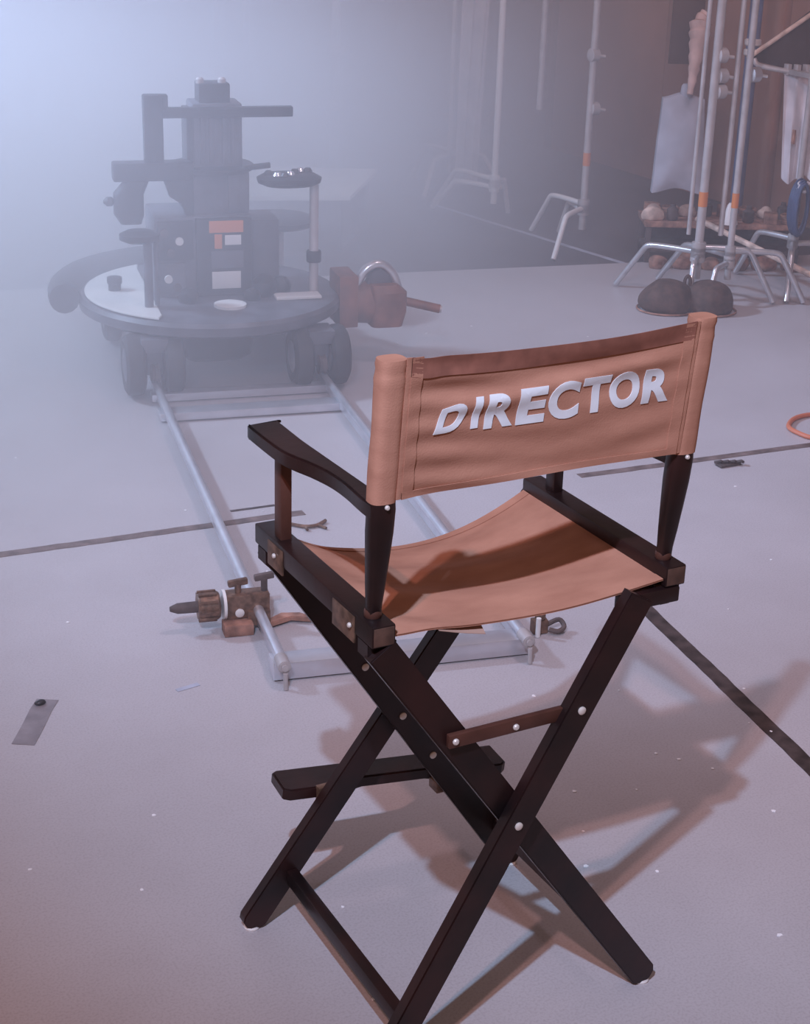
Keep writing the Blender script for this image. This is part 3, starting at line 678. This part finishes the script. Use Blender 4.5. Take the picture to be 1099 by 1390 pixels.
# saddle sandbag
sb = thing('sandbag', 'brown saddle sandbag lying over the foot of the pole stand', 'sandbag', (2.945, 3.275, 0), R(-28))
for sx, seed in ((-1, 3), (1, 5)):
    bm = bmesh.new(); t = bmesh.new(); bmesh.ops.create_uvsphere(t, u_segments=32, v_segments=20, radius=1)
    for v in t.verts:
        x, y, z = v.co
        z2 = math.copysign(abs(z) ** .8, z); k = 1 + .05 * math.sin(5 * x + seed) * math.cos(4 * y)
        v.co = Vector((x * k, y * k, z2 * (.55 if z < 0 else 1)))
        if v.co.z < -.30: v.co.z = -.30
        if sx < 0 and v.co.x < -.3: v.co.z *= 1 + .6 * (v.co.x + .3)
    t.transform(Matrix.Translation((sx * .085, 0, .030)) @ Matrix.Diagonal((.120 if sx < 0 else .105, .105, .098, 1))); merge(bm, t)
    lobe = obj('bag_lobe', bm, BAGM, sb, 80)
    bm = bmesh.new(); tube(bm, [(sx * .085 + .118 * math.cos(a * math.pi / 16), .108 * math.sin(a * math.pi / 16), .006) for a in range(33)], .004, 6, cap=False); obj('piping', bm, RUST, lobe)
bm = bmesh.new(); tube(bm, smooth_path([(-.012, 0, .075), (-.016, 0, .125), (-.004, 0, .145), (.006, 0, .125), (.008, 0, .075)], 5), .007, 8); obj('handle', bm, BAGM, sb)

# long pipe and scrap heap along the wall
bm = bmesh.new(); tube(bm, [(3.484, 3.945, .2045), (3.53, 2.2, .0135)], .013, 10)
tag(obj('long_pipe', bm, CREAMS), 'long pale pipe slanting in front of the scrap heap', 'pipe')
rnd = random.Random(11)
heap = thing('equipment_cart', 'low dark trolley piled with scrap behind the pole stands', 'cart', (3.55, 4.02, 0), R(-28))
mk('top', RUST, heap, box, (-.26, -.12, .165), (.46, .14, .19), .004)
mk('shelf', DKS, heap, box, (-.25, -.11, .05), (.45, .13, .065), .003)
for x in (-.24, .44):
    for y in (-.10, .12): mk('leg', DKS, heap, box, (x - .012, y - .012, -.001), (x + .012, y + .012, .17), .002)
mk('side_panel', DKS, heap, box, (-.235, .115, .066), (.435, .125, .164), .001)
def hp(x, y, z=0): return Vector((3.55, 4.02, 0)) + Matrix.Rotation(R(-28), 3, 'Z') @ Vector((x, y, z))
k = 0
for row, (y, z) in enumerate(((-.07, .19), (.04, .19))):
    for q in range(8):
        if row == 0 and q in (2, 3, 4): continue
        x = -.22 + q * .088 + rnd.uniform(-.01, .01); p = hp(x, y + rnd.uniform(-.01, .01)); kind = (q * 3 + row * 2) % 4; where = '%s row, %s half of the low trolley' % (('front', 'back')[row], 'left' if q < 4 else 'right'); s = rnd.uniform(.75, 1.15)
        bm = bmesh.new()
        if kind == 0:
            lump(bm, (p.x, p.y, z + .55 * .04 * s), (.045 * s, .040 * s, .04 * s), k, .28, 3); tag(obj('rag_bundle', bm, CREAMS), 'crumpled cream rag bundle in the ' + where, 'rag', 'rag bundles on the trolley')
        elif kind == 1:
            for w in range(4): tube(bm, [(p.x + (.028 + .004 * w) * math.cos(a * math.pi / 8), p.y + (.028 + .004 * w) * math.sin(a * math.pi / 8), z + .007 + .010 * w) for a in range(17)], .006, 6, cap=False)
            tag(obj('rope_coil', bm, RUST), 'small rust-brown rope coil in the ' + where, 'rope', 'rope coils on the trolley')
        elif kind == 2:
            box(bm, (-.035 * s, -.03, 0), (.035 * s, .03, .055 * s), .004, M=Matrix.Translation((p.x, p.y, z)) @ Matrix.Rotation(rnd.uniform(-.8, .8), 4, 'Z'))
            box(bm, (-.037 * s, -.008, .02), (.037 * s, .008, .0555 * s), .002, M=Matrix.Translation((p.x, p.y, z)) @ Matrix.Rotation(rnd.uniform(-.8, .8), 4, 'Z'))
            tag(obj('wood_block', bm, RUST), 'small brown wood block in the ' + where, 'block', 'wood blocks on the trolley')
        else:
            lathe(bm, [(.022, 0), (.026, .006), (.026, .05), (.012, .062), (.012, .075)], (p.x, p.y, z), seg=16)
            tag(obj('tin_can', bm, DKS), 'small dark tin can in the ' + where, 'can', 'tin cans on the trolley')
        k += 1
p = hp(.20, -.10); bm = bmesh.new(); lathe(bm, [(.040, 0), (.040, .004), (.030, .03), (.014, .085), (.008, .095)], (3.600, 3.86, .1905), seg=18)
tag(obj('white_cone', bm, GLIDE), 'small white cone standing on the low trolley', 'cone')
for q in range(6):
    p = hp(-.2 + q * .12, -.20); s = rnd.uniform(.7, 1.2); bm = bmesh.new(); lump(bm, (p.x, p.y, .55 * .04 * s), (.05 * s, .04, .04 * s), 40 + q, .25, 3)
    tag(obj('sand_pouch', bm, RUST), 'small rust-brown pouch on the floor before the trolley, %s from the left' % ('first', 'second', 'third', 'fourth', 'fifth', 'sixth')[q], 'pouch', 'pouches before the trolley')

# far hazy things: riser platform, hanging lines, drape, slack cable
pf = thing('riser_platform', 'low white-topped platform in the haze behind the dolly', 'platform', (0, 0, -.021))
poly = [(1.66, 4.93), (2.13, 4.76), (2.56, 5.33), (2.02, 5.60)]
bm = bmesh.new(); prism(bm, poly, .245, .265, .002); obj('top_board', bm, PLATE, pf)
ins = [(1.70, 4.96), (2.11, 4.81), (2.50, 5.32), (2.05, 5.55)]
bm = bmesh.new(); prism(bm, ins, .0, .244); obj('base', bm, GREYP, pf)
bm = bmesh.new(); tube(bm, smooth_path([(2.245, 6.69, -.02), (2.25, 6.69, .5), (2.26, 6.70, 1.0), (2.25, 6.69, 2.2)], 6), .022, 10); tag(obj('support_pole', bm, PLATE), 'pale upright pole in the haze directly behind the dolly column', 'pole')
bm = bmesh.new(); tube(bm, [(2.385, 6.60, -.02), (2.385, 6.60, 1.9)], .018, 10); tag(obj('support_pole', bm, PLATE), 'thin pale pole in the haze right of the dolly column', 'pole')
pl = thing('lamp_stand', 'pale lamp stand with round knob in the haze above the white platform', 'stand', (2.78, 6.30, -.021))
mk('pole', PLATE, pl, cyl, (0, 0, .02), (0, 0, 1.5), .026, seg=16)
mk('base', PLATE, pl, lathe, [(.12, 0), (.12, .02), (.04, .035)])
for z in (.42, .72): mk('knob', GLIDE, pl, lathe, [(.030, -.03), (.048, -.015), (.048, .015), (.030, .03)], (0, 0, z))
bm = bmesh.new(); sheet(bm, lambda u, v: (3.245 + .15 * u * (1 - .45 * v), 5.735 - .07 * u + .02 * math.sin(14 * u + 2 * v), 1.55 - 1.5 * v), 14, 20, .01, (.45, .88, 0))
tag(obj('pale_drape', bm, WHITEC), 'long pale drape hanging in the haze beside the slim stand', 'drape')
bm = bmesh.new(); tube(bm, smooth_path([(1.2, 8.3, .32), (1.44, 8.2, .25), (1.55, 8.1, .17), (1.69, 8.0, .085), (1.81, 7.93, .09), (2.02, 7.85, .15), (2.3, 7.75, .30), (2.35, 7.74, .5)], 5), .018, 8)
tag(obj('slack_cable', bm, PLATE), 'slack pale cable sagging in the haze at the far left', 'cable')

# ------------------------------------------------------------------ tapes and small things on the floor
def strip(p0, p1, w, th=.0012):
    bm = bmesh.new(); p0 = Vector((*p0, 0)); p1 = Vector((*p1, 0)); d = (p1 - p0); L = d.length; d.normalize(); n = Vector((-d.y, d.x, 0)); N = max(4, int(L / .04)); rr = random.Random(int(L * 1000))
    a = []
    for k in range(N + 1):
        c = p0 + d * L * k / N; j = rr.uniform(-.04, .04) * w
        a.append((c + n * (w / 2 + j), c - n * (w / 2 - j)))
    top = [(bm.verts.new(x + Vector((0, 0, th))), bm.verts.new(y + Vector((0, 0, th)))) for x, y in a]
    bot = [(bm.verts.new(x + Vector((0, 0, .0002))), bm.verts.new(y + Vector((0, 0, .0002)))) for x, y in a]
    for k in range(N):
        bm.faces.new((top[k][0], top[k][1], top[k + 1][1], top[k + 1][0])); bm.faces.new((bot[k][0], bot[k + 1][0], bot[k + 1][1], bot[k][1]))
        bm.faces.new((top[k][0], top[k + 1][0], bot[k + 1][0], bot[k][0])); bm.faces.new((top[k][1], bot[k][1], bot[k + 1][1], top[k + 1][1]))
    bm.faces.new((top[0][0], bot[0][0], bot[0][1], top[0][1])); bm.faces.new((top[N][0], top[N][1], bot[N][1], bot[N][0]))
    return bm
tag(obj('floor_tape', strip((-.70, 1.985), (.600, 1.905), .034), TAPEP), 'long brown tape line running from the left edge under the track', 'tape')
tag(obj('floor_tape', strip((1.474, 1.836), (2.75, 1.742), .032), TAPEP), 'brown tape line to the right behind the chair back', 'tape')
tag(obj('floor_tape', strip((1.125, 1.05), (.83, -.62), .040), TAPE), 'wide dark tape strip running to the lower right edge', 'tape')
tag(obj('floor_tape', strip((.417, 1.995), (.548, 1.987), .012), TAPE), 'short thin dark tape piece beside the track', 'tape')
tag(obj('floor_tape', strip((-.452, .985), (-.352, 1.150), .048), TAPEC), 'short grey tape piece on the floor at far left', 'tape')
tag(obj('floor_tape', strip((-.085, 1.072), (-.030, 1.080), .014), PALETAPE), 'tiny pale tape scrap between grey tape and track end', 'tape')
bm = strip((3.035, 5.62), (3.235, 4.095), .030)
o = tag(obj('floor_tape', bm, PALETAPE), 'pale tape line on the dark floor under the hazy stands', 'tape'); o.location.z = -.021
# dark residue on grey tape
bm = bmesh.new(); lump(bm, (-.372, 1.135, .0055), (.013, .008, .006), 3, .3, 2); tag(obj('tape_wad', bm, BLACKP), 'black tape wad at the end of the grey tape piece', 'tape')
# small bent hook pieces and clip
bm = bmesh.new(); tube(bm, smooth_path([(.520, 1.84, .006), (.555, 1.80, .006), (.590, 1.795, .006), (.625, 1.815, .006)], 4), .005, 8); tube(bm, [(.555, 1.80, .006), (.552, 1.775, .006)], .004, 8); tube(bm, [(.592, 1.795, .006), (.604, 1.765, .006)], .004, 8)
tag(obj('wire_hook', bm, BRASS), 'small forked wire hook on the floor beyond the armrest', 'hook')
bm = bmesh.new()
for q in range(4): tube(bm, [(1.915 + .02 * q, 1.752 - .008 * q, .008), (1.925 + .02 * q, 1.735 - .008 * q, .016), (1.938 + .02 * q, 1.742 - .008 * q, .008)], .005, 6)
box(bm, (1.912, 1.715, .0005), (1.99, 1.745, .008), .002)
tag(obj('metal_clip', bm, DKS), 'small dark metal clip on the floor near the right tape line', 'clip')
bm = bmesh.new(); tube(bm, smooth_path([(2.75, 1.93, .008), (2.55, 1.99, .008), (2.44, 1.99, .008), (2.355, 1.93, .008), (2.34, 1.86, .008), (2.36, 1.80, .008), (2.45, 1.765, .008), (2.7, 1.75, .008)], 6), .008, 8)
tag(obj('orange_cable', bm, ORCAB), 'orange cable loop at the right edge of the floor', 'cable')
# flecks
bm = bmesh.new(); rr = random.Random(5)
spots = [(.62, .72), (.66, .60), (.72, .40), (.75, .36), (.79, .30), (.60, .30), (.42, .22), (.47, .05), (.36, .12), (.80, .12), (.98, .42), (1.00, .37), (1.07, .55), (.52, .50), (-.30, .62), (-.40, .40), (-.10, .20), (.55, -.20), (.30, .75), (1.3, .9), (1.6, 1.1), (-.2, 1.5), (.1, .1), (1.7, 3.0), (2.0, 3.4), (2.2, 2.6), (1.5, 2.4)]
for x, y in spots + [(rr.uniform(-.6, 2.4), rr.uniform(-.3, 3.6)) for _ in range(40)]:
    s = rr.uniform(.002, .0055); n = 5; a0 = rr.uniform(0, 6)
    poly = [(x + s * rr.uniform(.6, 1.3) * math.cos(a0 + a * 6.283 / n), y + s * rr.uniform(.6, 1.3) * math.sin(a0 + a * 6.283 / n)) for a in range(n)]
    prism(bm, poly, .0003, .0016)
fk = obj('paint_flecks', bm, CHIP, None, 0); tag(fk, 'tiny white paint flecks scattered over the floor', 'flecks', kind='stuff')

# ------------------------------------------------------------------ haze: a layer of stage smoke, thickest around and behind the dolly
def haze_material():
    m = bpy.data.materials.new('stage smoke'); m.use_nodes = True; nt = m.node_tree; nt.nodes.clear()
    out = nt.nodes.new('ShaderNodeOutputMaterial'); vsn = nt.nodes.new('ShaderNodeVolumeScatter')
    vsn.inputs['Color'].default_value = (0.93, 0.94, 1.0, 1); vsn.inputs['Anisotropy'].default_value = 0.1
    g = nt.nodes.new('ShaderNodeNewGeometry')
    dt = nt.nodes.new('ShaderNodeVectorMath'); dt.operation = 'DOT_PRODUCT'; dt.inputs[1].default_value = (-0.95, 1.0, 0.0)
    nt.links.new(g.outputs['Position'], dt.inputs[0])
    mr = nt.nodes.new('ShaderNodeMapRange'); mr.interpolation_type = 'SMOOTHSTEP'
    mr.inputs['From Min'].default_value = 0.4; mr.inputs['From Max'].default_value = 4.2
    nt.links.new(dt.outputs['Value'], mr.inputs['Value'])
    sp = nt.nodes.new('ShaderNodeSeparateXYZ'); nt.links.new(g.outputs['Position'], sp.inputs[0])
    m2 = nt.nodes.new('ShaderNodeMapRange'); m2.interpolation_type = 'SMOOTHSTEP'; m2.inputs['From Min'].default_value = 0.5; m2.inputs['From Max'].default_value = 3.2
    nt.links.new(sp.outputs['Y'], m2.inputs['Value'])
    mu = nt.nodes.new('ShaderNodeMath'); mu.operation = 'MULTIPLY'; nt.links.new(mr.outputs[0], mu.inputs[0]); nt.links.new(m2.outputs[0], mu.inputs[1])
    mz = nt.nodes.new('ShaderNodeMapRange'); mz.interpolation_type = 'SMOOTHSTEP'; mz.inputs['From Min'].default_value = 1.75; mz.inputs['From Max'].default_value = 0.75
    nt.links.new(sp.outputs['Z'], mz.inputs['Value'])
    muz = nt.nodes.new('ShaderNodeMath'); muz.operation = 'MULTIPLY'; nt.links.new(mu.outputs[0], muz.inputs[0]); nt.links.new(mz.outputs[0], muz.inputs[1]); mu = muz
    n = nt.nodes.new('ShaderNodeTexNoise'); n.inputs['Scale'].default_value = 0.7; n.inputs['Detail'].default_value = 2
    nt.links.new(g.outputs['Position'], n.inputs['Vector'])
    m3 = nt.nodes.new('ShaderNodeMapRange'); m3.inputs['To Min'].default_value = 0.6; m3.inputs['To Max'].default_value = 1.4
    nt.links.new(n.outputs[0], m3.inputs['Value'])
    mu2 = nt.nodes.new('ShaderNodeMath'); mu2.operation = 'MULTIPLY'; nt.links.new(mu.outputs[0], mu2.inputs[0]); nt.links.new(m3.outputs[0], mu2.inputs[1])
    mu3 = nt.nodes.new('ShaderNodeMath'); mu3.operation = 'MULTIPLY'; mu3.inputs[1].default_value = HAZE; mu3.inputs[2].default_value = 0.05; mu3.operation = 'MULTIPLY_ADD'; nt.links.new(mu2.outputs[0], mu3.inputs[0])
    nt.links.new(mu3.outputs[0], vsn.inputs['Density']); nt.links.new(vsn.outputs[0], out.inputs['Volume'])
    return m
HAZE = 0.96
bm = bmesh.new(); box(bm, (-3.2, 0.45, -.015), (4.5, 10.55, 1.9))
hz = obj('stage_haze', bm, haze_material(), None, 0)
tag(hz, 'pale blue stage smoke hanging over the left and back of the set', 'haze', kind='stuff')
